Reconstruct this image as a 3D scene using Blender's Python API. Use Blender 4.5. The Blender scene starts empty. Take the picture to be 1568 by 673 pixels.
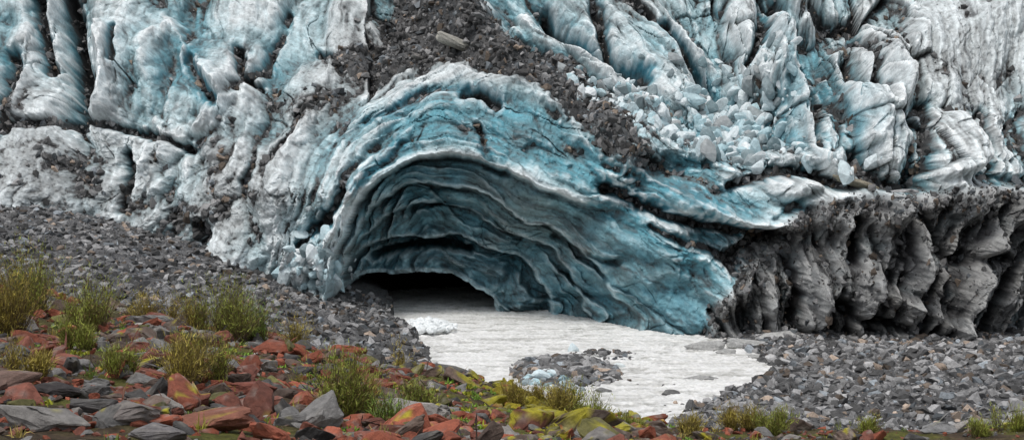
import bpy, bmesh, math, numpy as np
from mathutils import Vector
F=2157.0; CH=12.0; HR=255.0; CX=784.0
rng=np.random.default_rng(7)
f32=np.float32
# ------------------------------------------------------------ noise
def perlin(x,y,seed=0):
    r=np.random.default_rng(seed); perm=r.permutation(256).astype(np.int32); perm=np.concatenate([perm,perm])
    ang=r.random(256)*2*np.pi; gx=np.cos(ang).astype(f32); gy=np.sin(ang).astype(f32)
    x0=np.floor(x); y0=np.floor(y); xf=(x-x0).astype(f32); yf=(y-y0).astype(f32)
    xi=x0.astype(np.int32)&255; yi=y0.astype(np.int32)&255
    u=xf*xf*xf*(xf*(xf*6-15)+10); v=yf*yf*yf*(yf*(yf*6-15)+10)
    def g(ix,iy,fx,fy):
        h=perm[perm[ix&255]+(iy&255)]; return gx[h]*fx+gy[h]*fy
    a=g(xi,yi,xf,yf); b=g(xi+1,yi,xf-1,yf); c=g(xi,yi+1,xf,yf-1); d=g(xi+1,yi+1,xf-1,yf-1)
    return ((a+(b-a)*u)*(1-v)+(c+(d-c)*u)*v)*1.5
def fbm(x,y,o=4,seed=0,gain=.5):
    s=0;a=1;t=0
    for i in range(o):
        s=s+a*perlin(x*2**i+13.7*i,y*2**i+5.1*i,seed+i*17); t+=a; a*=gain
    return s/t*1.3
def voro(x,y,seed=0):
    r=np.random.default_rng(seed); N=256
    perm=r.permutation(N).astype(np.int32); perm=np.concatenate([perm,perm])
    T=r.random((5,N)).astype(f32)
    x0=np.floor(x).astype(np.int32); y0=np.floor(y).astype(np.int32); xf=(x-x0).astype(f32); yf=(y-y0).astype(f32)
    F1=np.full(x.shape,9,f32);F2=np.full(x.shape,9,f32);ID=np.zeros(x.shape,np.int32);DX=np.zeros(x.shape,f32);DY=np.zeros(x.shape,f32)
    for i in (-1,0,1):
        for j in (-1,0,1):
            h=perm[perm[(x0+i)&255]+((y0+j)&255)]
            dx=xf-i-T[0][h]; dy=yf-j-T[1][h]; d=np.sqrt(dx*dx+dy*dy)
            m=d<F1; F2=np.where(m,F1,np.minimum(F2,d))
            F1=np.where(m,d,F1); ID=np.where(m,h,ID); DX=np.where(m,dx,DX); DY=np.where(m,dy,DY)
    return F1,F2,T[2][ID]*2-1,T[3][ID]*2-1,T[4][ID]*2-1,DX,DY
def facet(x,y,seed=0,tilt=1.2,crack=.5,w=.06,lev=.5):
    F1,F2,a,b,c,dx,dy=voro(x,y,seed)
    return a*lev+(b*dx+c*dy)*tilt-crack*np.exp(-(F2-F1)/w)
def joints(x,y,seed,w=.05):
    F1,F2,*_=voro(x,y,seed); return np.exp(-((F2-F1)/w)**2)
def crystal(x,y,seed=0,k=1.5,tilt=.7,lev=.6,flat=.25,floor=-1.1):
    r=np.random.default_rng(seed); N=256
    perm=r.permutation(N).astype(np.int32); perm=np.concatenate([perm,perm])
    T=r.random((6,N)).astype(f32); ang=(T[5]-.5)*1.2
    ca,sa=np.cos(ang).astype(f32),np.sin(ang).astype(f32)
    x0=np.floor(x).astype(np.int32); y0=np.floor(y).astype(np.int32); xf=(x-x0).astype(f32); yf=(y-y0).astype(f32)
    H=np.full(x.shape,floor,f32)
    for i in (-1,0,1):
        for j in (-1,0,1):
            h=perm[perm[(x0+i)&255]+((y0+j)&255)]
            dx=xf-i-(.15+.7*T[0][h]); dy=yf-j-(.15+.7*T[1][h])
            u=np.abs(dx*ca[h]+dy*sa[h]); v=np.abs(-dx*sa[h]+dy*ca[h])
            e=np.maximum(np.maximum(u,v*.9),(u+v)*.72)
            H=np.maximum(H,(T[2][h]*2-1)*lev+((T[3][h]*2-1)*dx+(T[4][h]*2-1)*dy)*tilt-k*np.clip(e-flat,0,None)*(1+e))
    return H
def ss(x,a,b):
    t=np.clip((x-a)/(b-a),0,1); return t*t*(3-2*t)
def blur(a,k):
    for _ in range(2):
        for ax in (0,1):
            p=np.pad(a,[(k+1,k) if i==ax else (0,0) for i in (0,1)],mode='edge').astype(np.float64)
            c=np.cumsum(p,axis=ax)
            n=a.shape[ax]; w=2*k+1
            hi=np.take(c,np.arange(w,w+n),axis=ax); lo=np.take(c,np.arange(0,n),axis=ax)
            a=((hi-lo)/w)
    return a.astype(f32)
def mixc(C,col,t): return C+(np.array(col,f32)-C)*t[...,None]
# ------------------------------------------------------------ mesh helpers
def make_mesh(name,V,Fc,col=None,mat=None,smooth=False,obname=None):
    V=np.asarray(V,f32); Fc=np.asarray(Fc,np.int32); k=Fc.shape[1]
    me=bpy.data.meshes.new(name); me.vertices.add(len(V)); me.vertices.foreach_set('co',V.ravel())
    me.loops.add(Fc.size); me.loops.foreach_set('vertex_index',Fc.ravel())
    me.polygons.add(len(Fc)); me.polygons.foreach_set('loop_start',np.arange(0,Fc.size,k,dtype=np.int32))
    try: me.polygons.foreach_set('loop_total',np.full(len(Fc),k,np.int32))
    except Exception: pass
    me.polygons.foreach_set('use_smooth',np.full(len(Fc),smooth,bool))
    if col is not None:
        at=me.attributes.new('Col','FLOAT_COLOR','POINT'); c=np.ones((len(V),4),f32); c[:,:3]=col; at.data.foreach_set('color',c.ravel())
    me.update(calc_edges=True); me.validate()
    ob=bpy.data.objects.new(name,me); bpy.context.scene.collection.objects.link(ob)
    if mat: me.materials.append(mat)
    return ob
def grid_faces(nr,nc):
    i=np.arange(nr*nc,dtype=np.int32).reshape(nr,nc)
    return np.stack([i[:-1,:-1],i[1:,:-1],i[1:,1:],i[:-1,1:]],-1).reshape(-1,4)
def material(name,rough=.8,nscale=8,cvar=.25,bump=.3,bscale=12,bdist=.05,spec=.3,extra=None,trans=0):
    m=bpy.data.materials.new(name); m.use_nodes=True; nt=m.node_tree; N=nt.nodes; L=nt.links
    b=N['Principled BSDF']; b.inputs['Roughness'].default_value=rough; b.inputs['Specular IOR Level'].default_value=spec
    at=N.new('ShaderNodeAttribute'); at.attribute_name='Col'
    tc=N.new('ShaderNodeTexCoord')
    n=N.new('ShaderNodeTexNoise'); n.inputs['Scale'].default_value=nscale; n.inputs['Detail'].default_value=6; n.inputs['Roughness'].default_value=.65
    L.new(tc.outputs['Object'],n.inputs['Vector'])
    mr=N.new('ShaderNodeMapRange'); mr.inputs[1].default_value=.3; mr.inputs[2].default_value=.7; mr.inputs[3].default_value=1-cvar; mr.inputs[4].default_value=1+cvar
    L.new(n.outputs['Fac'],mr.inputs[0])
    mx=N.new('ShaderNodeVectorMath'); mx.operation='SCALE'
    L.new(at.outputs['Color'],mx.inputs[0]); L.new(mr.outputs[0],mx.inputs['Scale']); L.new(mx.outputs[0],b.inputs['Base Color'])
    if bump>0:
        n2=N.new('ShaderNodeTexNoise'); n2.inputs['Scale'].default_value=bscale; n2.inputs['Detail'].default_value=8; n2.inputs['Roughness'].default_value=.7
        L.new(tc.outputs['Object'],n2.inputs['Vector'])
        bp=N.new('ShaderNodeBump'); bp.inputs['Strength'].default_value=bump; bp.inputs['Distance'].default_value=bdist
        L.new(n2.outputs['Fac'],bp.inputs['Height']); L.new(bp.outputs[0],b.inputs['Normal'])
    return m
M_ice=material('glacier_ice',rough=.6,nscale=3.5,cvar=.22,bump=.6,bscale=3.5,bdist=.16,spec=.25)
M_iceb=material('loose_ice',rough=.5,nscale=4,cvar=.2,bump=.8,bscale=4,bdist=.12,spec=.3)
M_rock=material('rock',rough=.8,nscale=6,cvar=.35,bump=.8,bscale=9,bdist=.07,spec=.3)
M_soil=material('gravel_soil',rough=.95,nscale=5,cvar=.5,bump=1,bscale=6,bdist=.15,spec=.15)
M_leaf=material('leaves',rough=.6,nscale=3,cvar=.3,bump=0,spec=.2)
# ------------------------------------------------------------ glacier
px=np.arange(-260,1830,1.4,dtype=f32); py=np.arange(-110,566,1.2,dtype=f32)
PX,PY=np.meshgrid(px,py)
def dist_poly(pts,X,Y):
    best=np.full(X.shape,1e9,f32)
    for (x0,y0),(x1,y1) in zip(pts[:-1],pts[1:]):
        dx,dy=x1-x0,y1-y0; L=dx*dx+dy*dy+1e-6
        t=np.clip(((X-x0)*dx+(Y-y0)*dy)/L,0,1)
        best=np.minimum(best,(X-x0-t*dx)**2+(Y-y0-t*dy)**2)
    return np.sqrt(best)
wx=fbm(PX/90,PY/90,2,101); wy=fbm(PX/90,PY/90,2,202)
wf=fbm(PX/14,PY/14,2,203); wf2=fbm(PX/14,PY/14,2,204)
QX=PX+wx*12+wf*1.3; QY=PY+wy*10+wf2*1.3
Dc=np.interp(PX,[-260,400,520,700,900,1080,1150,1300,1600,1830],[108,108,107,104.5,102,99,96.5,93.5,92,92]).astype(f32)
h=np.clip(500-PY,-60,None)
B=Dc+0.015*np.clip(h,0,None)+0.085*np.logaddexp(0,(h-230)/30)*30*1.0
def arch(X,Y,cx,cy,al,ar,hh,pl=2.,pr=1.5):
    dx=X-cx; t=ss(dx,-.35*al,.35*ar); a=al+(ar-al)*t; p=pl+(pr-pl)*t
    dxx=np.sqrt(dx*dx+14**2)-14
    return (dxx/a)**p+(np.clip(cy-Y,0,None)/hh)**p
rA0=arch(PX,PY,672,505,160,415,266,2,1.36)
rA=arch(QX,QY,672,505,160,415,266,2,1.36)
tb=ss(QX-665,-60,120)
th=np.arctan2(505-QY,(QX-665)/(1+.9*tb))
R=np.zeros_like(PX)
fadeR=1-.85*ss(PX,860,1030)
inA=(1-ss(rA,.98,1.02+.3*ss(PX,840,1030)))*fadeR
Wcave=1-ss(rA0,.95,1.12)
ub=np.interp(QX,[1050,1110,1200,1260,1400,1568,1830],[560,430,345,305,292,286,286])
Wdark=ss(QY-ub,-8,14)
Wbrow=(1-ss(rA0,1.9,2.9))*(1-Wcave)*(1-Wdark)
crest=np.interp(QX,[-260,300,500,640,700,780,880,960,1050,1200,1300,1400,1830],[999,999,300,-60,20,85,150,225,250,270,290,300,310])
Wru=ss(crest-QY,-10,20)*(QX>560)*(1-Wdark)
Wleft=np.clip(1-ss(QX,430,640),0,1)*(1-Wbrow)
R+=2.6*np.exp(-((rA0-1.35)/.55)**2)*(1-Wdark)*(1-.95*ss(PX,830,1060))
R+=(1-Wcave)*fbm(PX/230,PY/170,2,11)*3.0
# --- cave
D=3.8*inA+3.2*ss(1-rA,0,.75)
edge=fbm(QX/60,QY/60,3,31)*.08
def step(r,e=.03): return 1-ss(r+edge,1-e,1+e)
rB=arch(QX,QY,655,505,134,310,222,2,1.4); D+=2.6*step(rB,.02)*fadeR
rB2=arch(QX,QY,646,505,126,260,182,2.1,1.55); D+=1.8*step(rB2,.02)
rC=arch(QX,QY,632,505,122,205,134,2.3,2.0); D+=2.8*step(rC,.04)-1.6*(1-ss(rC,.45,.95))
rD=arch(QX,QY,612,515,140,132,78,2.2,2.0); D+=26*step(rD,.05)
R-=D
def saw(t): return t-np.floor(t)
rr=np.sqrt(np.maximum(rA,1e-4))
amp=np.clip(.55+fbm(th*1.6,rr*2,2,41)*1.1,0,1.3)
nz=fbm(th*1.4,rr*2,2,44)
t1=rr*5.5+nz*1.0+1.0; t2=rr*15+nz*2.2+fbm(th*2.2,rr*4,2,47)*.8
nohole=ss(rD,1.05,1.35)
Wtex=np.clip(Wcave+.7*Wbrow,0,1)*(.2+.8*nohole)
def soft(t): s=saw(t); return s*(1-ss(s,.93,1.0))
R+=Wtex*amp*soft(t1)*1.3
R+=Wtex*np.clip(.35+fbm(th*3,rr*4,2,49)*1.3,0,1.2)*soft(t2)*.42
R+=Wbrow*crystal(th*2.4+nz*.3,rr*6,51,1.5,.9,.5)*1.2
R+=(Wbrow+.6*Wcave)*crystal(th*6+nz*.4,rr*16,52,1.7,1.1,.6)*.5
R+=Wcave*nohole*(crystal(th*3.2,rr*7,54,1.8,1.2,.7)*.75+crystal(QX/24,QY/17,55,1.5,1.1,.5)*.18)
# --- left
c,s=math.cos(.18),math.sin(.18)
LX=(PX+wx*6)*c+PY*s; LY=-(PX+wx*6)*s+PY*c
m1=np.clip(.7+fbm(PX/150,PY/150,2,60)*1.5,.1,1.4)
R+=Wleft*(crystal(LX/150,LY/300,61,2.4,1.5,.9,.2)*3.0+m1*crystal(LX/55+wx*.1,LY/130,62,1.9,1.2,.6)*1.2+m1*crystal((LX+LY*.5)/24,LY/46,63,1.7,1.2,.6)*.40)
# --- right-up
ax=math.radians(38); U=(PX+wx*5)*math.cos(ax)+PY*math.sin(ax); Vv=-(PX+wx*5)*math.sin(ax)+PY*math.cos(ax)
Wslab=Wru*(1-ss(QX,1010,1130)); Wser=Wru*ss(QX,1010,1130)*(1-ss(QX,1380,1450)*(1-ss(QY,90,200))*.85)
R+=Wslab*(crystal(U/330,Vv/80+wx*.1,71,2.0,1.3,.7)*2.6+crystal(U/120,Vv/34,72,1.8,1.2,.6)*.85+crystal(U/44,Vv/18,73,1.6,1.2,.6)*.33)
S1=(PX+wx*5-PY*.28)
R+=Wser*(crystal(S1/90+wy*.1,PY/160,81,3.4,1.7,1.1,.22)*3.6+facet(S1/48,PY/84,82,2.0,.8,.06,.8)*.75+facet(S1/20,PY/34,83,1.8,.5,.07,.5)*.26)
Wfar=Wru*ss(QX,1350,1450)
R+=Wfar*(crystal(S1/95,PY/330,85,1.5,.9,.5)*1.1+crystal(S1/30,PY/80,87,1.4,.8,.5)*.35+fbm(S1/18,PY/40,3,86)*.15)
# --- dark debris-covered ice: tall leaning slabs
fan=PX+(PY-300)*np.interp(PX,[1100,1300,1568],[-.55,-.05,.55])+6*wx
R+=Wdark*(crystal(fan/56,PY/190,91,3.4,1.8,1.0,.22)*1.9+crystal(fan/30+.2*wx,PY/120+.4,92,2.6,1.6,.8,.25)*.8+facet(fan/18,PY/46,96,1.4,.4,.06,.4)*.28+facet(fan/8,PY/12,94,1.4,.3,.08,.4)*.09+fbm(PX/110,PY/70,2,93)*1.5)
R+=1.3*np.exp(-((QY-ub-25)/22)**2)*(QX>1080)-1.4*np.exp(-((QY-ub+14)/10)**2)*(QX>1130)
Warm=(1-Wdark)*(1-Wcave)*(1-Wru)*ss(QX,820,920)
R+=Warm*crystal((QX+QY*.2)/150,(QY-QX*.32)/42+wx*.2,95,1.9,1.1,.6)*1.5
# --- joints (cracks)
jm=np.clip(.05+fbm(PX/80,PY/80,3,150)*1.8,0,1)
J=Wleft*joints(LX/46+wx,LY/120,151,.03)+Wslab*joints(U/120,Vv/30+wx,152,.03)+(Wser+.5*Wfar)*joints(S1/30,QY/90,153,.03)+(Wbrow+.6*Wcave)*joints(th*4+nz,rr*17,154,.035)+.4*Wdark*joints(fan/30,QY/60,155,.05)
J=J*jm; R-=J*.4
# --- fine
R+=fbm(PX/30,PY/26,4,1)*.18*(1-.6*Wdark)+crystal(QX/15+wx,QY/17+wy,2,1.6,1,.5)*.18*(1-.6*Wcave)*(1-.7*Wdark)+facet(PX/7,PY/7,3,1.3,.3)*.07*(1-.4*Wcave)
ST=[
 ([(96,-40),(100,60),(112,120),(100,165)],17,-7,.5,.3),([(40,-20),(50,40),(60,80)],10,-4,.4,.4),([(8,60),(14,140),(0,190)],12,-3.5,.5,.3),
 ([(150,30),(165,120),(150,170)],12,2.0,0,0),([(178,235),(166,280),(168,320)],8,-3.6,.5,.5),([(205,250),(232,185),(240,240)],10,1.8,0,0),
 ([(288,85),(305,120),(330,160)],9,-2.8,0,1),([(260,20),(290,90),(345,150),(300,190)],13,2.0,0,0),([(180,50),(176,100)],5,-1.6,.1,1),
 ([(360,70),(372,105),(395,120)],8,-3.2,.5,.3),([(430,0),(400,90),(350,150)],8,-1.5,.4,.2),
 ([(0,195),(60,188),(120,165),(200,195),(280,225)],8,-2.2,.8,.1),([(30,110),(20,190)],12,1.5,.4,0),
 ([(290,345),(310,365),(300,385)],10,-2.5,.3,.6),([(385,250),(372,275)],5,-1.6,0,1),([(455,170),(440,215),(418,240)],8,-2.0,.8,0),
 ([(500,345),(470,360),(455,375)],7,-2.2,.2,1),([(530,290),(500,330),(480,352)],5,-1.4,0,1),
 ([(560,270),(530,320),(500,370),(488,410)],7,1.5,0,0),([(620,220),(580,250),(545,290)],6,-1.0,0,1),
 ([(716,158),(740,156),(762,170)],7,-3.0,0,1),([(486,66),(505,70)],7,-2.2,0,1),([(560,60),(620,40)],8,-1,0.8,0),
 ([(600,150),(680,118),(760,140),(850,180)],14,1.6,0,0),([(560,185),(640,150),(720,150)],5,-.8,0,1),
 ([(730,200),(742,250),(770,262)],5,-1.0,.1,.6),([(640,-60),(700,35),(780,88),(880,148),(965,222)],32,2.6,1,0),([(700,50),(620,80),(530,85)],20,.8,.9,0),
 ([(800,20),(880,70),(1000,165)],14,2.8,0,0),([(840,10),(905,62),(960,110),(1010,155)],8,-3.4,.2,1),([(905,0),(945,80),(990,110)],8,-2.4,.1,1),
 ([(1000,-20),(1050,60),(1110,90),(1180,115)],14,2.4,0,0),([(1015,25),(1060,85),(1120,145)],8,-3.4,.2,.9),([(990,20),(930,-10)],8,-2,1,0),
 ([(1195,35),(1205,90),(1235,175),(1262,235)],19,4.4,0,.5),([(1222,70),(1250,150),(1262,215)],11,-5.6,.3,.9),
 ([(1290,60),(1300,130),(1320,215)],15,2.8,0,.4),([(1330,20),(1345,90),(1352,160)],9,-4.4,.6,.3),([(1385,80),(1378,150),(1400,215)],15,2.4,0,.1),
 ([(1160,-10),(1165,40),(1150,90)],8,-3.4,.3,.6),([(1420,150),(1425,260)],7,-2.4,.4,.5),([(1460,180),(1500,285)],9,2,0,0),([(1510,160),(1545,280)],6,-2.6,.3,.6),([(1230,0),(1330,-10)],12,-2,.8,0),
 ([(925,205),(1000,225),(1090,235),(1130,262)],15,2.0,0,.2),([(925,285),(990,318),(1060,338),(1120,350),(1200,362)],9,-4,.3,.8),
 ([(955,250),(1040,300),(1110,330),(1195,345)],16,2.6,0,.4),([(1125,285),(1200,262),(1290,275)],8,-3.4,.7,.5),([(1150,240),(1230,238),(1290,262),(1370,300)],13,2.2,.1,.2),
 ([(1000,345),(1090,390),(1140,420)],7,-1.6,.4,.5),([(870,200),(950,290),(1050,370),(1110,440)],12,1.2,0,0),([(1120,400),(1170,372),(1215,372)],12,-4.2,.9,0),
 ([(1320,330),(1322,370),(1310,400)],8,-3.2,1,0),([(1380,320),(1405,365),(1400,420)],18,2.2,.3,0),([(1345,330),(1352,390),(1340,440)],12,2.0,.1,0),([(1300,340),(1280,440),(1260,500)],20,2.4,.2,0),
 ([(1370,450),(1430,480),(1480,510)],13,2.0,.3,0),([(1290,470),(1330,500),(1390,505)],8,-2.6,1,0),([(1420,330),(1450,400),(1560,395)],9,-2.6,1,0),([(1200,400),(1180,480)],14,1.8,.3,0),([(1230,420),(1235,500)],7,-2.6,1,0),
 ([(1480,300),(1500,370),(1568,400)],18,1.8,.5,0),
 ([(850,375),(900,395),(945,402)],6,-1.2,.2,.6),([(620,330),(690,320),(760,345),(800,380)],5,-.9,.3,.5),([(555,408),(590,388),(650,380),(715,394)],7,-3.8,0,.4),
]
dirtS=np.zeros_like(PX); blueS=np.zeros_like(PX)
for pts,w,dep,di,bl in ST:
    xs=[p[0] for p in pts]; ys=[p[1] for p in pts]; m=w*3+16
    c0=np.searchsorted(px,min(xs)-m);c1=np.searchsorted(px,max(xs)+m);r0=np.searchsorted(py,min(ys)-m);r1=np.searchsorted(py,max(ys)+m)
    if c1<=c0 or r1<=r0: continue
    sl=(slice(r0,r1),slice(c0,c1)); d=dist_poly(pts,QX[sl],QY[sl]); d=d*(1+.35*wx[sl]+.2*wf[sl])
    g=np.clip(1-d/(w*1.6),0,1) if dep>0 else np.exp(-(d/w)**2); R[sl]+=dep*g
    if dep>0: g=np.exp(-(d/(w*1.4))**4)
    dirtS[sl]=np.maximum(dirtS[sl],di*g); blueS[sl]=np.maximum(blueS[sl],bl*np.exp(-(d/(w*1.6))**2))
al=math.radians(22)*ss(-PY,-300,-80)
X0=(PX-CX)/F*B; Z0=CH-(PY-HR)/F*B; Y0=B-110
GX=X0+ .15*fbm(PX/20,PY/20,3,301); GY=Y0-R*np.cos(al); GZ=Z0+R*np.sin(al)
# ------------------------------------------------------------ colour
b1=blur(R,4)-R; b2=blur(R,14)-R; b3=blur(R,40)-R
noiseL=fbm(PX/170,PY/120,4,401); noiseM=fbm(PX/50,PY/40,5,402); noiseF=fbm(PX/9,PY/9,4,403)
C=np.zeros(PX.shape+(3,),f32)+np.array((.64,.69,.70),f32)
def blob(x,y,sx,sy,rot=0):
    a=math.radians(rot); dx=QX-x; dy=QY-y
    return np.exp(-(((dx*math.cos(a)+dy*math.sin(a))/sx)**2+((-dx*math.sin(a)+dy*math.cos(a))/sy)**2))
bluemap=np.clip(.30+.5*noiseL+.25*noiseM,0,.6)
bluemap+=.65*Wbrow*ss(rA0,2.6,1.0)*(1-.6*blob(430,300,90,120))
for a in [(880,60,170,60,35),(1230,120,60,90,0),(300,110,50,60,0),(1010,60,60,40,30),(700,190,140,40,0),(1050,290,150,50,20),(940,330,120,80,30),(420,90,60,60),(1300,200,60,70),(230,80,70,80),(1020,430,80,60),(1110,180,70,50),(40,70,90,90)]:
    bluemap+=.42*blob(*a)
bluemap-=.5*blob(1480,60,140,120)+.3*blob(120,240,140,70)+.3*blob(980,170,80,30,20)+.6*blob(660,130,130,25)+.3*blob(380,290,60,60)
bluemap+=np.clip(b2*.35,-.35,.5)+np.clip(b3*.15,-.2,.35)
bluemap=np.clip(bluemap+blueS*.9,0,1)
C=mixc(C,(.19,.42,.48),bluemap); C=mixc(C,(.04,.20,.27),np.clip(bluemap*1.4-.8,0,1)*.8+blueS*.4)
st=fbm(th*2.5,rr*26+nz*3,3,410); st2=fbm(th*1.5,rr*9,3,411)
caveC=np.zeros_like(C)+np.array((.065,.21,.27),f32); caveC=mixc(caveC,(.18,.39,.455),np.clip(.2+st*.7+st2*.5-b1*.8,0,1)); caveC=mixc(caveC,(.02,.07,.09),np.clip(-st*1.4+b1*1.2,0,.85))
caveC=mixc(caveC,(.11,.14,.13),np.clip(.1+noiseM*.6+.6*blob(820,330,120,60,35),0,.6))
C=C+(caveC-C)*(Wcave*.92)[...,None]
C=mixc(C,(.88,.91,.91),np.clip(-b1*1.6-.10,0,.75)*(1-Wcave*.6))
band=fbm((PX+.5*PY)/160,(PY-.42*PX)/8,4,440)
strk=fbm(LX/7,LY/70,4,441)*Wleft*.6+band*Wleft*.7+fbm(U/110,Vv/6,4,442)*Wslab+fbm(S1/6,QY/60,4,443)*(Wser+Wfar)*.9+fbm(th*5,rr*45,4,444)*np.clip(Wbrow+Wcave,0,1)+fbm((QX+QY*.3)/90,(QY-QX*.32)/7,4,445)*Warm
C=C*(1+.42*np.clip(strk,-1,1))[...,None]
linL=fbm(LX/40+wx,LY/150,4,420)*Wleft+fbm(U/200,Vv/22+wx,4,421)*Wslab+fbm(S1/22+wx*.5,QY/90,4,422)*(Wser+Wfar)+fbm(th*2.,rr*16+nz,4,423)*np.clip(Wbrow+Wcave*.8,0,1)
thin=np.exp(-(linL/.05)**2)
thin2=np.exp(-(fbm(PX/80+wx*.4,(PY+.25*PX)/26,4,424)/.045)**2)
dm=np.clip(.12+.5*noiseL*1.0+.45*noiseM,0,.6)
for a,k in [((540,75,110,32,-15),.9),((650,35,70,60,40),1.3),((700,85,130,34,20),1.0),((860,145,160,32,36),1.35),((430,150,90,24,15),.75),((50,260,120,60),.7),((230,330,150,30,10),.65),((330,300,60,60),.55),((1480,70,120,100),.3),((960,5,60,25,10),.7),((1200,225,60,10,20),.5),((1300,30,90,20,25),.5),((20,160,60,50),.5),((1330,275,60,20,15),.8),((440,210,80,26,-50),.65),((100,40,70,80),.25),((1500,150,60,60),.3),((1180,275,90,12,0),.4),((580,110,80,16,-25),.6),((360,240,60,60),.3)]:
    dm+=k*blob(*a)
dm-=.5*blob(680,132,90,18)
dm=dm+np.clip(b1*1.4,-.3,.55)+np.clip(b2*.25,-.15,.3)+noiseF*.25-strk*.22
film=np.clip(dm,0,1)*(1-Wcave*.75)
C=mixc(C,(.17,.17,.165),np.clip(film*.85,0,.8))
C=mixc(C,(.06,.062,.064),np.clip(thin*.75*(noiseM*1.3+.45),0,.8)); C=mixc(C,(.07,.07,.07),np.clip(thin2*.6*(noiseL*1.5+.3),0,.6)*(1-Wcave))
C=mixc(C,(.05,.07,.075),np.clip(J*.6,0,.6))
spk=ss(fbm(PX/5,PY/5,3,430),.2,.45)*np.clip(dm*1.4,0,1); C=mixc(C,(.05,.05,.052),spk*.7)
rub=ss(dm+noiseM*.35+dirtS*.9,.72,1.0)*(1-Wcave); C=mixc(C,(.07,.067,.066),rub*.92)
C=mixc(C,(.05,.055,.06),dirtS*.75*ss(noiseM,-.5,.2))
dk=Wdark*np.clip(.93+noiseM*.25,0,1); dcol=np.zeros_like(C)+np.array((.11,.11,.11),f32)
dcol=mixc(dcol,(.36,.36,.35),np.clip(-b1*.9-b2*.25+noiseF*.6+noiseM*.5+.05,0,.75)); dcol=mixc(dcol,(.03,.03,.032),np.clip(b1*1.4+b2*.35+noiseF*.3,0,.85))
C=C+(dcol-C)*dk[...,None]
C=mixc(C,(.008,.012,.014),step(rD,.1))  # cave hole: its deep shade is painted near-black into the ice colour
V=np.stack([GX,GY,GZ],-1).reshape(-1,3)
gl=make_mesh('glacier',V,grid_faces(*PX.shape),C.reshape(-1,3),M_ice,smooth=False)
# ------------------------------------------------------------ ground
def W(p,r,d): return ((p-CX)/F*d, d-110, CH-(r-HR)/F*d)
def WX(p,d,z): return ((p-CX)/F*d, d-110, z)
CP=[W(-150,285,114),W(0,300,112),W(150,345,110),W(290,378,108),W(400,428,107.5),W(500,456,109),W(0,380,95),W(-150,370,95),W(200,412,95),W(350,450,92),W(500,490,92),W(590,528,90),
 W(0,430,75),W(200,470,75),W(400,520,75),W(560,552,80),W(640,560,84),W(-150,430,70),
 W(0,445,55),W(-150,430,55),W(200,492,52),W(400,532,50),W(560,557,50),W(700,580,48),W(780,598,47),W(860,632,45),W(950,657,43),W(1040,672,42),W(1150,652,45),W(1350,665,45),W(1550,665,45),W(1800,660,45),
 W(0,600,28),W(0,673,22),W(400,673,24),W(800,700,28),W(1200,720,30),W(1568,720,30),W(200,560,36),W(500,610,36),W(1000,700,34),
 WX(784,0,10.2),WX(784,10,9.3),(-8,-105,10.2),(8,-105,9.6),(-40,-110,11),(40,-110,9),(-55,-90,9.5),(55,-90,6.5),
 WX(200,60,4.6),WX(0,62,6),WX(400,59,2.8),WX(560,58,2.2),WX(700,57,.6),WX(850,55,0),WX(1000,53,0),WX(1150,55,.3),WX(1350,56,.6),WX(1550,56,.8),
 WX(1220,90,.35),WX(1300,94,.5),WX(1450,93,.6),WX(1568,92,.8),WX(1750,92,1.2),WX(1200,75,.35),WX(1350,80,.7),WX(1500,80,1.1),WX(1700,80,1.5),WX(1200,65,.4),WX(1350,66,.6),WX(1550,66,.9),WX(1100,100,.0),
 WX(700,110,-.4),WX(900,105,-.4),WX(1000,100,-.3),(-60,10,12),(-60,-20,9),(60,-10,2.5),(-60,-50,8),(60,-50,3),(0,20,-.5),(60,20,3),(-30,20,6)]
CP=np.array(CP,float)
A=np.hypot(CP[:,None,0]-CP[None,:,0],CP[:,None,1]-CP[None,:,1]); n_cp=len(CP); n=n_cp
AA=np.zeros((n+1,n+1)); AA[:n,:n]=A; AA[:n,n]=1; AA[n,:n]=1
sol=np.linalg.solve(AA,np.concatenate([CP[:,2],[0]]))
RIV=[(600,118),(520,150),(760,150),(1000,106),(1083,99),(1150,91),(1185,84),(1190,81),(1150,77),(1090,71.5),(1030,66.5),(1000,62),(1100,58),(1300,55),(1300,50),(1000,51),(860,56),(790,63),(745,72),(690,79),(662,85),(650,91),(632,99),(590,107)]
RIVP=[((p-CX)/F*d,d-110) for p,d in RIV]
def sdpoly(P,X,Y):
    d=np.full(X.shape,1e9); ins=np.zeros(X.shape,bool); n=len(P)
    for i in range(n):
        x0,y0=P[i];x1,y1=P[(i+1)%n]; dx,dy=x1-x0,y1-y0
        t=np.clip(((X-x0)*dx+(Y-y0)*dy)/(dx*dx+dy*dy+1e-9),0,1); d=np.minimum(d,np.hypot(X-x0-t*dx,Y-y0-t*dy))
        if y0!=y1:
            c=((y0>Y)!=(y1>Y))&(X<(x1-x0)*(Y-y0)/(y1-y0)+x0); ins^=c
    return np.where(ins,-d,d)
def ground(X,Y,detail=True):
    sh=X.shape; x=np.clip(X,-60,60).ravel(); y=np.clip(Y,-114,25).ravel(); z=np.full(x.shape,sol[n_cp])
    for i in range(n_cp): z+=sol[i]*np.hypot(x-CP[i,0],y-CP[i,1])
    z=z.reshape(sh)
    nz=fbm(X/3.0,Y/3.0,4,501)*.22+fbm(X/9.,Y/9.,2,502)*.25
    z=z+nz*np.clip((z+.2)/1.2,.25,1)
    sd=sdpoly(RIVP,X,Y)+fbm(X/2.5,Y/2.5,3,503)*.7
    z=np.where(sd<0,np.maximum(-.7,-.1+sd*.35),np.maximum(z,np.minimum(.06+sd*.12,.5)))
    return z
gxs=np.concatenate([np.linspace(-300,-56,20)[:-1],np.linspace(-56,56,900),np.linspace(56,300,20)[1:]])
gys=np.concatenate([np.linspace(-300,-108,14)[:-1],np.linspace(-108,20,900),np.linspace(20,300,14)[1:]])
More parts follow.
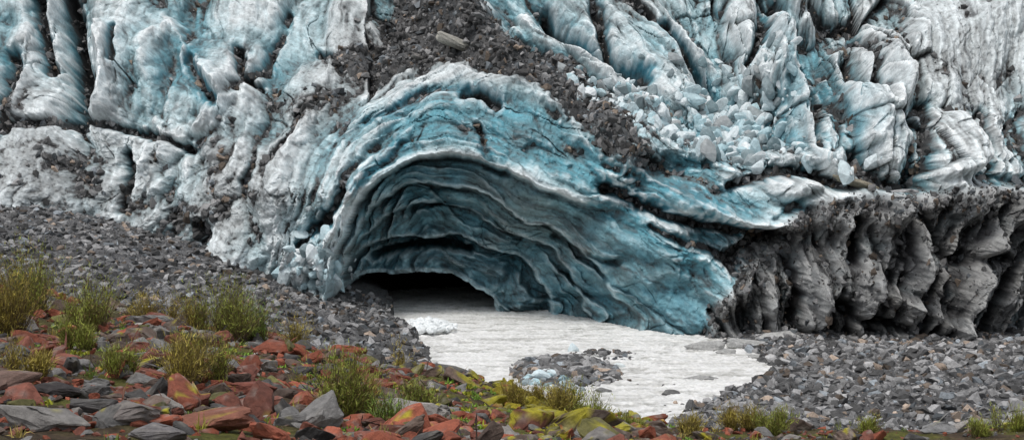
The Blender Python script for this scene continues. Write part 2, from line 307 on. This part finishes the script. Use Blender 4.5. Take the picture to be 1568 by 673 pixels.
X,Y=np.meshgrid(gxs,gys); Z=ground(X,Y)
bank=ss(Z,2.6,3.6)*(1-ss(Y,-58,-53))
nn=fbm(X/2,Y/2,5,510); nf=fbm(X/.5,Y/.5,3,511)
GC=np.zeros(X.shape+(3,),f32)+np.array((.15,.15,.152),f32); GC=mixc(GC,(.08,.08,.083),np.clip(.4+nn+nf*.5,0,1))
wet=1-ss(sdpoly(RIVP,X,Y),0,1.5); GC=mixc(GC,(.10,.10,.10),wet*.6)
bk=np.zeros_like(GC)+np.array((.09,.065,.045),f32); bk=mixc(bk,(.13,.135,.03),np.clip(nn*1.5+.3,0,.85)); bk=mixc(bk,(.035,.03,.02),np.clip(nf-.0,0,1))
GC=GC+(bk-GC)*bank[...,None]
make_mesh('ground',np.stack([X,Y,Z+nf*.05],-1).reshape(-1,3),grid_faces(*X.shape)[:,::-1],GC.reshape(-1,3),M_soil,smooth=True)
# ------------------------------------------------------------ river
rx=np.arange(-18,32,.09); ry=np.arange(-62,40,.11); X,Y=np.meshgrid(rx,ry)
fl=fbm(X/6,Y/6,2,605)
rz=fbm(X/1.4+fl,Y/.7,5,601,.65)*.12+fbm(X/5,Y/3,3,602)*.05; rip=1-np.abs(fbm(X/.9+fl,Y/.4,3,603)); rz+=rip**4*.09
mm=fbm(X/3+fl*2,Y/1.0,5,604)
RC=np.zeros(X.shape+(3,),f32)+np.array((.78,.775,.745),f32); RC=mixc(RC,(.44,.435,.405),np.clip(mm*1.6+.2,0,1)); RC=mixc(RC,(.88,.88,.87),np.clip(rip**4*1.4-.5-mm*.6,0,.9))
M_wat=material('milky_water',rough=.35,nscale=4,cvar=.15,bump=.9,bscale=4,bdist=.12,spec=.4)
make_mesh('river',np.stack([X,Y,rz],-1).reshape(-1,3),grid_faces(*X.shape)[:,::-1],RC.reshape(-1,3),M_wat,smooth=True)
# ------------------------------------------------------------ rocks
def hull(seed,npt=14,flat=.6,elong=1.0,boxy=.5,sub=0,rough=.0,bev=.045,lays=.06):
    r=np.random.default_rng(seed); P=r.normal(size=(npt,3)); P/=np.linalg.norm(P,axis=1)[:,None]
    Q=P/np.abs(P).max(1)[:,None]; P=P*(1-boxy)+Q*boxy; P*=r.uniform(.75,1.05,(npt,1)); P*=np.array([1*elong,.75,flat])
    bm=bmesh.new(); [bm.verts.new(p) for p in P]
    bmesh.ops.convex_hull(bm,input=bm.verts)
    junk=[v for v in bm.verts if not v.link_faces]; bmesh.ops.delete(bm,geom=junk,context='VERTS')
    if sub:
        if bev>0: bmesh.ops.bevel(bm,geom=list(bm.edges),offset=bev,segments=1,affect='EDGES',profile=.5)
        bmesh.ops.triangulate(bm,faces=bm.faces)
        bmesh.ops.subdivide_edges(bm,edges=[e for e in bm.edges if e.calc_length()>.2],cuts=sub,use_grid_fill=True)
        bmesh.ops.triangulate(bm,faces=bm.faces)
        if bev==0: bmesh.ops.smooth_vert(bm,verts=bm.verts,factor=.5,use_axis_x=True,use_axis_y=True,use_axis_z=True)
        from mathutils import noise
        o=Vector((seed*3.1,seed*1.7,0))
        for v in bm.verts:
            nvv=noise.fractal(v.co*2.2+o,.8,2.2,5)
            lay=math.floor((v.co.z+v.co.x*.25)*9+seed)*1.0
            v.co=v.co*(1+nvv*rough)+Vector((noise.cell(Vector((lay,seed,1)))-.5,noise.cell(Vector((lay,seed,5)))-.5,0))*lays
    bmesh.ops.triangulate(bm,faces=bm.faces); bmesh.ops.recalc_face_normals(bm,faces=bm.faces)
    bm.verts.index_update()
    v=np.array([v.co[:] for v in bm.verts],f32); v=v/max(1.0,np.abs(v).max()/1.35); f=np.array([[x.index for x in fc.verts] for fc in bm.faces],np.int32); bm.free(); return v,f
def rotm(e):
    cx,sx=np.cos(e[:,0]),np.sin(e[:,0]);cy,sy=np.cos(e[:,1]),np.sin(e[:,1]);cz,sz=np.cos(e[:,2]),np.sin(e[:,2])
    o=np.zeros(len(e));i=np.ones(len(e))
    Rx=np.stack([i,o,o,o,cx,-sx,o,sx,cx],-1).reshape(-1,3,3);Ry=np.stack([cy,o,sy,o,i,o,-sy,o,cy],-1).reshape(-1,3,3);Rz=np.stack([cz,-sz,o,sz,cz,o,o,o,i],-1).reshape(-1,3,3)
    return Rz@Ry@Rx
def scatter(name,T,P,S,E,COL,mat,smooth=False,colfn=None):
    P=np.asarray(P);n=len(P); k=rng.integers(0,len(T),n); Vs=[];Fs=[];Cs=[];off=0; Rm=rotm(E)
    for i,(v,f) in enumerate(T):
        idx=np.where(k==i)[0]
        if len(idx)==0: continue
        sc=S[idx]; sc=sc[:,None,None] if sc.ndim==1 else sc[:,None,:]
        loc=v[None]*sc; w=np.einsum('nij,nvj->nvi',Rm[idx],loc)+P[idx][:,None]
        Vs.append(w.reshape(-1,3)); Fs.append((f[None]+(np.arange(len(idx))*len(v))[:,None,None]+off).reshape(-1,3))
        c=np.repeat(COL[idx][:,None],len(v),1)
        if colfn is not None: c=colfn(c,w,P[idx])
        Cs.append(c.reshape(-1,3)); off+=len(idx)*len(v)
    return make_mesh(name,np.concatenate(Vs),np.concatenate(Fs),np.concatenate(Cs),mat,smooth)
T0=[hull(i,11,.65,1.1) for i in range(12)]
def greys(n,lo=.06,hi=.26):
    g=lo+(hi-lo)*rng.random(n)**1.8; c=np.stack([g,g*.99,g*.985],-1); t=rng.random(n)
    c[t<.10]*=np.array([1.25,1.0,.8]); c[t>.9]*=np.array([.9,1.,1.08]); return c
def gscatter(name,n,xr,dr,smin,smax,acc,pw=3.5,lo=.06,hi=.26,mat=M_rock,T=T0):
    x=rng.uniform(*xr,n);y=rng.uniform(*dr,n)-110; z=ground(x,y); m=acc(x,y,z); x,y,z=x[m],y[m],z[m]; n=len(x)
    s=smin+(smax-smin)*rng.random(n)**pw
    E=np.stack([rng.normal(0,.35,n),rng.normal(0,.35,n),rng.uniform(0,6.28,n)],-1)
    return scatter(name,T,np.stack([x,y,z+s*.15],-1),s,E,greys(n,lo,hi),mat)
land=lambda x,y,z: sdpoly(RIVP,x,y)>-.15
gscatter('gravel',44000,(-48,3),(58,116),.05,.5,lambda x,y,z: land(x,y,z)&(x<-2+(y+20)*-.02)&((y+110>60)),7,.05,.38)
gscatter('gravel',40000,(3,48),(56,99),.05,.5,lambda x,y,z: land(x,y,z)&(z>.0),7,.07,.46)
def on_glacier(name,wt,n,smin,smax,cols,mat,pw=3,lift=.1,T=T0,flat=False):
    w=wt.ravel().astype(np.float64); w=w/w.sum(); idx=rng.choice(len(w),n,p=w)
    P=V[idx]+rng.normal(0,.05,(n,3)); s=smin+(smax-smin)*rng.random(n)**pw
    P[:,1]-=s*lift; P[:,2]+=s*lift
    E=rng.uniform(0,6.28,(n,3))
    return scatter(name,T,P,s,E,cols(n),mat)
on_glacier('moraine_debris',np.clip(rub*(1-Wcave),0,1)*(1-Wdark*.9)*(PX>-60)*(PX<1640)*(PY>-30),21000,.07,.6,lambda n:greys(n,.05,.32),M_rock,7)
on_glacier('moraine_debris',(Wdark*np.exp(-((PY-ub-10)/25)**2)+.12*Wdark)*(PX<1640)*(PY<520),3000,.08,.4,lambda n:greys(n,.05,.22),M_rock,5)
def icec(n):
    t=rng.random((n,1)); c=np.array([.78,.82,.83])*(1-t*.75)+np.array([.32,.54,.60])*t*.75; g=rng.random(n)<.3; c[g]=c[g]*.5; return c
TI=[hull(100+i,13,.8,1.25,.3,1,.07,.0,.0) for i in range(14)]
wt=blob(985,172,85,22,22)+blob(1130,165,75,36,25)*.8+blob(1090,215,90,14,12)+blob(940,150,60,12,20)*.6+blob(470,395,26,26)*.6+blob(505,425,20,20)*.4+.4*blob(1170,115,50,25,20)+.12*blob(1250,245,90,16,10)
on_glacier('ice_blocks',wt,2000,.10,1.15,icec,M_iceb,5,.1,TI)
T2=[hull(200+i,16,.62,1.15,.5,2,.07) for i in range(8)]
def cluster(name,cx,cd,rx_,rd,n,smin,smax,cols,mat,T=T2,pw=2,z=0):
    a=rng.uniform(0,6.28,n); r=np.sqrt(rng.random(n)); x=(cx-CX)/F*cd+np.cos(a)*r*rx_; y=cd-110+np.sin(a)*r*rd
    s=smin+(smax-smin)*rng.random(n)**pw*(1-.5*r); zz=z+s*.1+(1-r)*.35
    E=np.stack([rng.normal(0,.3,n),rng.normal(0,.3,n),rng.uniform(0,6.28,n)],-1)
    return scatter(name,T,np.stack([x,y,zz],-1),s,E,cols(n),mat)
cluster('river_rubble_islet',866,82,3.2,6.2,600,.12,.85,lambda n:greys(n,.08,.42),M_rock)
cluster('river_rubble_islet',925,89,2.2,2.4,80,.1,.4,lambda n:greys(n,.08,.3),M_rock)
cluster('river_rubble_islet',985,78,3.4,3.0,14,.1,.3,lambda n:greys(n,.08,.3),M_rock,z=-.2)
cluster('river_rubble_islet',1040,70,2.2,3.0,26,.1,.35,lambda n:greys(n,.08,.4),M_rock,z=-.2)
cluster('stranded_ice',836,78,1.6,2.6,34,.3,.7,icec,M_iceb,TI)
cluster('stranded_ice',872,75,.9,1.0,8,.3,.6,icec,M_iceb,TI)
cluster('stranded_ice',655,102,2.0,2.6,300,.15,.75,lambda n:icec(n)*0+np.array([.84,.87,.87]),M_iceb,TI,z=.35)
def single(name,p,d,s,col,T=0,rot=(0,0,0),z=0,mat=M_rock,set_=None):
    set_=set_ or T2
    return scatter(name,[set_[T]],np.array([[(p-CX)/F*d,d-110,z]]),np.array([s],float),np.array([rot],float),np.array([col],float),mat)
def isC(v=.3): return (v,v*1.0,v*.97)
single('boulder',1082,92,(1.3,.9,.8),isC(.36),0,(0,0,.2),.15); single('boulder',1150,93,(1.5,.9,.75),isC(.38),1,(0,.1,.1),.2); single('boulder',1190,95,(1.7,1.,1.1),isC(.42),2,(0,-.1,0),.2)
single('boulder',1115,90,(.7,.5,.4),isC(.35),3,(0,0,0),.1);single('boulder',1165,88,(.8,.5,.3),isC(.35),4,(0,0,0),.1)
single('boulder',1078,79,(1.0,.7,.55),isC(.34),5,(0,0,0),-.02);single('boulder',1030,74,(.45,.4,.4),isC(.14),6,(0,0,0),.05);single('boulder',925,74.5,(.45,.4,.4),isC(.2),7,(0,0,0),.05)
single('ice_chunk',877,91,(.45,.4,.7),(.72,.82,.85),3,(0.3,.2,0),.2,M_iceb,TI);single('ice_chunk',946,84,(.5,.3,.4),(.72,.78,.78),4,(0,.2,0),.05,M_iceb,TI)
def gpt(p,r):
    i=np.argmin(np.abs(py-r)); j=np.argmin(np.abs(px-p)); return GX[i,j],GY[i,j],GZ[i,j]
for (p,r,s,c,k,e) in [(698,82,(1.7,1.2,1.0),(.36,.35,.31),1,(0.3,.3,.4)),(1312,288,(1.9,1.,.6),(.28,.25,.19),2,(0,.25,.1)),(735,60,(.8,.6,.5),(.2,.2,.2),3,(0,.2,1)),(640,90,(.8,.6,.5),(.2,.19,.18),4,(.3,.2,1)),(1372,300,(.9,.7,.3),(.33,.33,.33),5,(0,0,0))]:
    x,y,z=gpt(p,r); scatter('boulder',[T2[k]],np.array([[x,y-.4,z+.4]]),np.array([s],float),np.array([e],float),np.array([c],float),M_rock)
# ------------- foreground red rocks
T3=[hull(300+i,15,.62,1.15,.5,2,.07) for i in range(14)]
def redc(n):
    pal=np.array([(.26,.078,.045),(.17,.062,.043),(.12,.085,.068),(.17,.165,.16),(.065,.062,.06),(.29,.27,.25),(.15,.14,.05)])
    pr=np.array([.28,.20,.16,.15,.11,.05,.05]); k=rng.choice(7,n,p=pr); return pal[k]*rng.uniform(.6,1.35,(n,1))
def mossy(c,w,P):
    X=w[...,0];Y=w[...,1];Zr=w[...,2]-P[:,None,2]
    m=fbm(X/.5,Y/.5,3,700); zone=np.exp(-((X-(1.2))/2.8)**2)*np.exp(-((Y+67)/8)**2)
    a=ss(m+zone*1.15+Zr*.5+.02,.6,.85)
    col=np.array([.28,.25,.018])*(1+.5*m[...,None]); c=c+(col-c)*(a*.88)[...,None]
    l=ss(fbm(X/.25,Y/.25,2,705),.3,.5)*.4; return c+(np.array([.28,.26,.23])-c)*l[...,None]
def bankrocks(name,n,xr,dr,smin,smax,pw,dens,T=T3,colf=redc):
    x=rng.uniform(*xr,n);d=rng.uniform(*dr,n);y=d-110;z=ground(x,y)
    keep=(rng.random(n)<dens(x,d,z))&(z>2.0)&(np.abs(x)<.42*d+2); x,y,z=x[keep],y[keep],z[keep];n=len(x)
    s=smin+(smax-smin)*rng.random(n)**pw
    S=s[:,None]*np.stack([rng.uniform(.8,1.4,n),rng.uniform(.7,1.1,n),rng.uniform(.6,1.2,n)],-1)
    E=np.stack([rng.normal(.1,.3,n),rng.normal(0,.35,n),rng.normal(0,.8,n)+np.pi*(rng.random(n)<.5)],-1)
    return scatter(name,T,np.stack([x,y,z+s*.1],-1),S,E,colf(n),M_rock,colfn=mossy)
clr=lambda x,d: np.clip(.9+1.5*fbm(x/3.2,d/3.2,2,720),.2,1)
bankrocks('red_rocks',8500,(-24,14),(24,56),.08,.48,2.4,lambda x,d,z: np.where(x<4.5,1.,.12)*clr(x,d))
bankrocks('red_rocks',22000,(-24,24),(20,57),.03,.16,1.7,lambda x,d,z:np.where(x<4.5,1.,.5)*np.clip(clr(x,d)+.2,0,1),T=[hull(400+i,11,.7,1.1) for i in range(8)])
bankrocks('red_rocks',240,(-24,3),(26,54),.4,.85,1.5,lambda x,d,z:np.where(x<3,1.,.1)*clr(x,d))
for p,r,d,s,c,k,e in [(300,655,25,(1.15,.7,.45),(.22,.09,.06),0,(0,-.08,.1)),(200,652,24.5,(.55,.5,.45),(.17,.15,.14),1,(0,.1,.6)),(60,655,24,(.8,.6,.4),(.2,.19,.18),2,(0,.12,0)),(95,610,27,(.8,.5,.4),(.04,.035,.035),3,(0,.1,.1)),(240,665,23,(.5,.4,.3),(.17,.16,.16),4,(0,0,0)),(380,570,33,(.6,.5,.35),(.2,.07,.05),5,(0,0,0)),(10,600,27,(.6,.5,.35),(.17,.11,.09),6,(0,0,0)),(1225,645,44,(.5,.4,.35),(.2,.18,.17),7,(0,0,0)),(1440,660,42,(.6,.5,.4),(.22,.22,.22),8,(0,0,0)),(1160,632,46,(.6,.5,.4),(.15,.11,.09),9,(0,0,0)),(900,655,40,(.6,.5,.4),(.24,.21,.02),10,(0,0,0)),(760,628,42,(.5,.4,.35),(.24,.21,.02),11,(0,0,.5)),(1530,645,45,(.7,.5,.45),(.25,.25,.25),12,(0,0,0))]:
    x=(p-CX)/F*d; z=float(ground(np.array([x]),np.array([d-110.]))[0]); scatter('slab_rock',[T3[k]],np.array([[x,d-110,z+.15]]),np.array([s],float),np.array([e],float),np.array([c],float),M_rock,colfn=mossy)
# ------------------------------------------------------------ vegetation
def ribbons(base,dirv,length,width,droop,nseg,col):
    n=len(base); t=np.linspace(0,1,nseg+1); pts=base[:,None]+dirv[:,None]*(length[:,None]*t)[...,None]; pts[...,2]-=droop[:,None]*(t**2)*length[:,None]
    side=np.cross(dirv,np.array([0,0,1.])+rng.normal(0,.5,(n,3))); side/=np.linalg.norm(side,axis=1)[:,None]+1e-6
    w=(width[:,None]*(1-t**2*.85))[...,None]*side[:,None]*.5
    Vv=np.stack([pts-w,pts+w],2).reshape(n,-1,3); m=2*(nseg+1)
    f=np.array([[2*i,2*i+1,2*i+3,2*i+2] for i in range(nseg)])
    Fc=(f[None]+(np.arange(n)*m)[:,None,None]).reshape(-1,4); return Vv.reshape(-1,3),Fc,np.repeat(col[:,None],m,1).reshape(-1,3),pts
def shrub(x,d,hh,wd,ns,green,name='shrub',leafn=13):
    y=d-110; z=float(ground(np.array([x]),np.array([y]))[0]); n=ns
    nc=max(3,int(wd*3)); ca=rng.uniform(0,6.28,nc); cr=rng.uniform(0,.38,nc)*wd; chh=rng.uniform(.5,1.15,nc); ci=rng.integers(0,nc,n)
    a=rng.uniform(0,6.28,n); tilt=np.abs(rng.normal(0,.42,n))
    dv=np.stack([np.cos(a)*tilt+np.cos(ca[ci])*cr[ci]*.5/hh,np.sin(a)*tilt+np.sin(ca[ci])*cr[ci]*.5/hh,np.ones(n)],-1); dv/=np.linalg.norm(dv,axis=1)[:,None]
    base=np.stack([x+np.cos(ca[ci])*cr[ci]+rng.normal(0,.07,n),y+np.sin(ca[ci])*cr[ci]+rng.normal(0,.07,n),np.full(n,z-.05)],-1); L=hh*chh[ci]*rng.uniform(.4,1.05,n)
    stemc=np.tile([.10,.07,.04],(n,1))*rng.uniform(.6,1.5,(n,1))
    v1,f1,c1,pts=ribbons(base,dv,L,np.full(n,.014),rng.uniform(0,.25,n),4,stemc)
    k=leafn*n; si=np.repeat(np.arange(n),leafn); tt=rng.uniform(.2,1.02,k); lp=base[si]+dv[si]*(L[si]*tt)[:,None]; lp[:,2]-=.12*tt**2*L[si]; lp+=rng.normal(0,.035,(k,3))
    ld=dv[si]+rng.normal(0,.45,(k,3)); ld/=np.linalg.norm(ld,axis=1)[:,None]
    clump=fbm(lp[:,0]*2.5,lp[:,2]*2.5+lp[:,1],2,800)
    gc=np.array(green)[None]*(1+.6*clump[:,None])*rng.uniform(.6,1.5,(k,1)); br=rng.random(k)<.18; gc[br]=np.array([.22,.16,.06])
    v2,f2,c2,_=ribbons(lp,ld,rng.uniform(.06,.17,k),rng.uniform(.012,.026,k),np.zeros(k),1,gc)
    return make_mesh(name,np.concatenate([v1,v2]),np.concatenate([f1,f2+len(v1)]),np.concatenate([c1,c2]),M_leaf)
G1=(.25,.28,.055);G2=(.33,.27,.06);G3=(.20,.29,.06)
for p,d,hh,wd,ns,g in [(60,46,2.9,3.2,620,G1),(5,40,2.4,2.4,460,G2),(125,44,2.1,2.2,400,G1),(350,47,2.6,2.6,560,G1),(300,47,1.6,1.7,260,G2),(232,49,1.4,1.7,230,G2),(390,48,1.9,1.4,220,G3),(275,33,2.1,1.7,420,G2),(320,34,1.6,1.2,200,G1),(130,38,1.4,1.6,250,G1),(500,31,1.8,1.6,440,G1),(550,32,1.3,1.2,210,G2),(640,38,1.0,1.0,130,G1),(870,42,2.0,.7,150,G1),(855,41,1.2,1.3,240,G2),(905,40,1.1,1.1,200,G1),(1150,43,1.2,1.4,240,G2),(1190,42,1.2,1.6,260,G1),(1330,42,.8,1.2,120,G1),(1130,43,1.3,.6,100,G2),(1500,41,.8,1.6,170,G1),(1560,42,.9,1.6,160,G1),(20,30,1.3,1.4,230,G2),(450,47,1.4,1.0,140,G2),(615,50,1.6,.5,70,G2),(170,33,1.1,1.0,160,G1),(600,31,1.0,.9,140,G3),(830,44,1.0,1.5,260,G2),(790,42,.9,1.2,200,G2),(960,39,.8,1.2,150,G1),(1050,40,.7,1.0,100,G2)]:
    shrub((p-CX)/F*d,d,hh,wd,ns,g)
def grass(name,nt,xr,dr,nb,lh,cols,dens,wid=.02):
    x=rng.uniform(*xr,nt);d=rng.uniform(*dr,nt);y=d-110;z=ground(x,y); cl=fbm(x/2.2,y/2.2,3,810); k=(rng.random(nt)<dens(x,d,z,cl))&(z>2.4)&(np.abs(x)<.42*d+2); x,y,z=x[k],y[k],z[k]; nt=len(x); n=nt*nb
    i=np.repeat(np.arange(nt),nb); a=rng.uniform(0,6.28,n); ti=np.abs(rng.normal(0,.6,n)); dv=np.stack([np.cos(a)*ti,np.sin(a)*ti,np.ones(n)],-1); dv/=np.linalg.norm(dv,axis=1)[:,None]
    base=np.stack([x[i]+rng.normal(0,.07,n),y[i]+rng.normal(0,.07,n),z[i]],-1)
    L=rng.uniform(*lh,n)*np.repeat(rng.uniform(.5,1.2,nt),nb)
    tc=np.array(cols)[rng.integers(0,len(cols),nt)][i]*rng.uniform(.6,1.4,(n,1))
    v,f,c,_=ribbons(base,dv,L,np.full(n,wid),rng.uniform(.1,.7,n),3,tc); return make_mesh(name,v,f,c,M_leaf)
grass('grass',3400,(-24,24),(22,56),28,(.15,.5),[(.33,.32,.05),(.22,.26,.05),(.36,.28,.08),(.16,.22,.05)],lambda x,d,z,c: np.clip(.03+c*1.6,0,1)*np.where(x>6,.4,1))
grass('leafy_ground_cover',3200,(-24,6),(24,50),30,(.05,.22),[(.22,.36,.05),(.18,.30,.05),(.30,.32,.03)],lambda x,d,z,c: np.clip(-.04-c*1.6,0,1),.045)
# ------------------------------------------------------------ light & camera
sc=bpy.context.scene
w=bpy.data.worlds.new('World'); sc.world=w; w.use_nodes=True; nt=w.node_tree
sky=nt.nodes.new('ShaderNodeTexSky'); sky.sky_type='NISHITA'; sky.sun_disc=False
EL,AZ=70,-140
sky.sun_elevation=math.radians(EL); sky.sun_rotation=math.radians(AZ); sky.dust_density=3
hs=nt.nodes.new('ShaderNodeHueSaturation'); hs.inputs['Saturation'].default_value=.3
nt.links.new(sky.outputs[0],hs.inputs['Color']); nt.links.new(hs.outputs[0],nt.nodes['Background'].inputs['Color']); nt.nodes['Background'].inputs['Strength'].default_value=.15
S=bpy.data.lights.new('sun','SUN'); S.energy=1.5; S.angle=math.radians(18); S.color=(1,.97,.93)
so=bpy.data.objects.new('sun',S); sc.collection.objects.link(so)
azr=math.radians(AZ); sd=Vector((math.sin(azr)*math.cos(math.radians(EL)),math.cos(azr)*math.cos(math.radians(EL)),math.sin(math.radians(EL))))
so.rotation_euler=sd.to_track_quat('Z','Y').to_euler()
cam=bpy.data.cameras.new('camera'); co=bpy.data.objects.new('camera',cam); sc.collection.objects.link(co)
cam.sensor_width=36; cam.lens=36*F/1568; cam.clip_end=2000; co.location=(0,-110,CH)
co.rotation_euler=(math.radians(90)-math.atan((336.5-HR)/F),0,0); sc.camera=co
sc.view_settings.view_transform='Standard'; sc.view_settings.look='None'; sc.view_settings.exposure=0
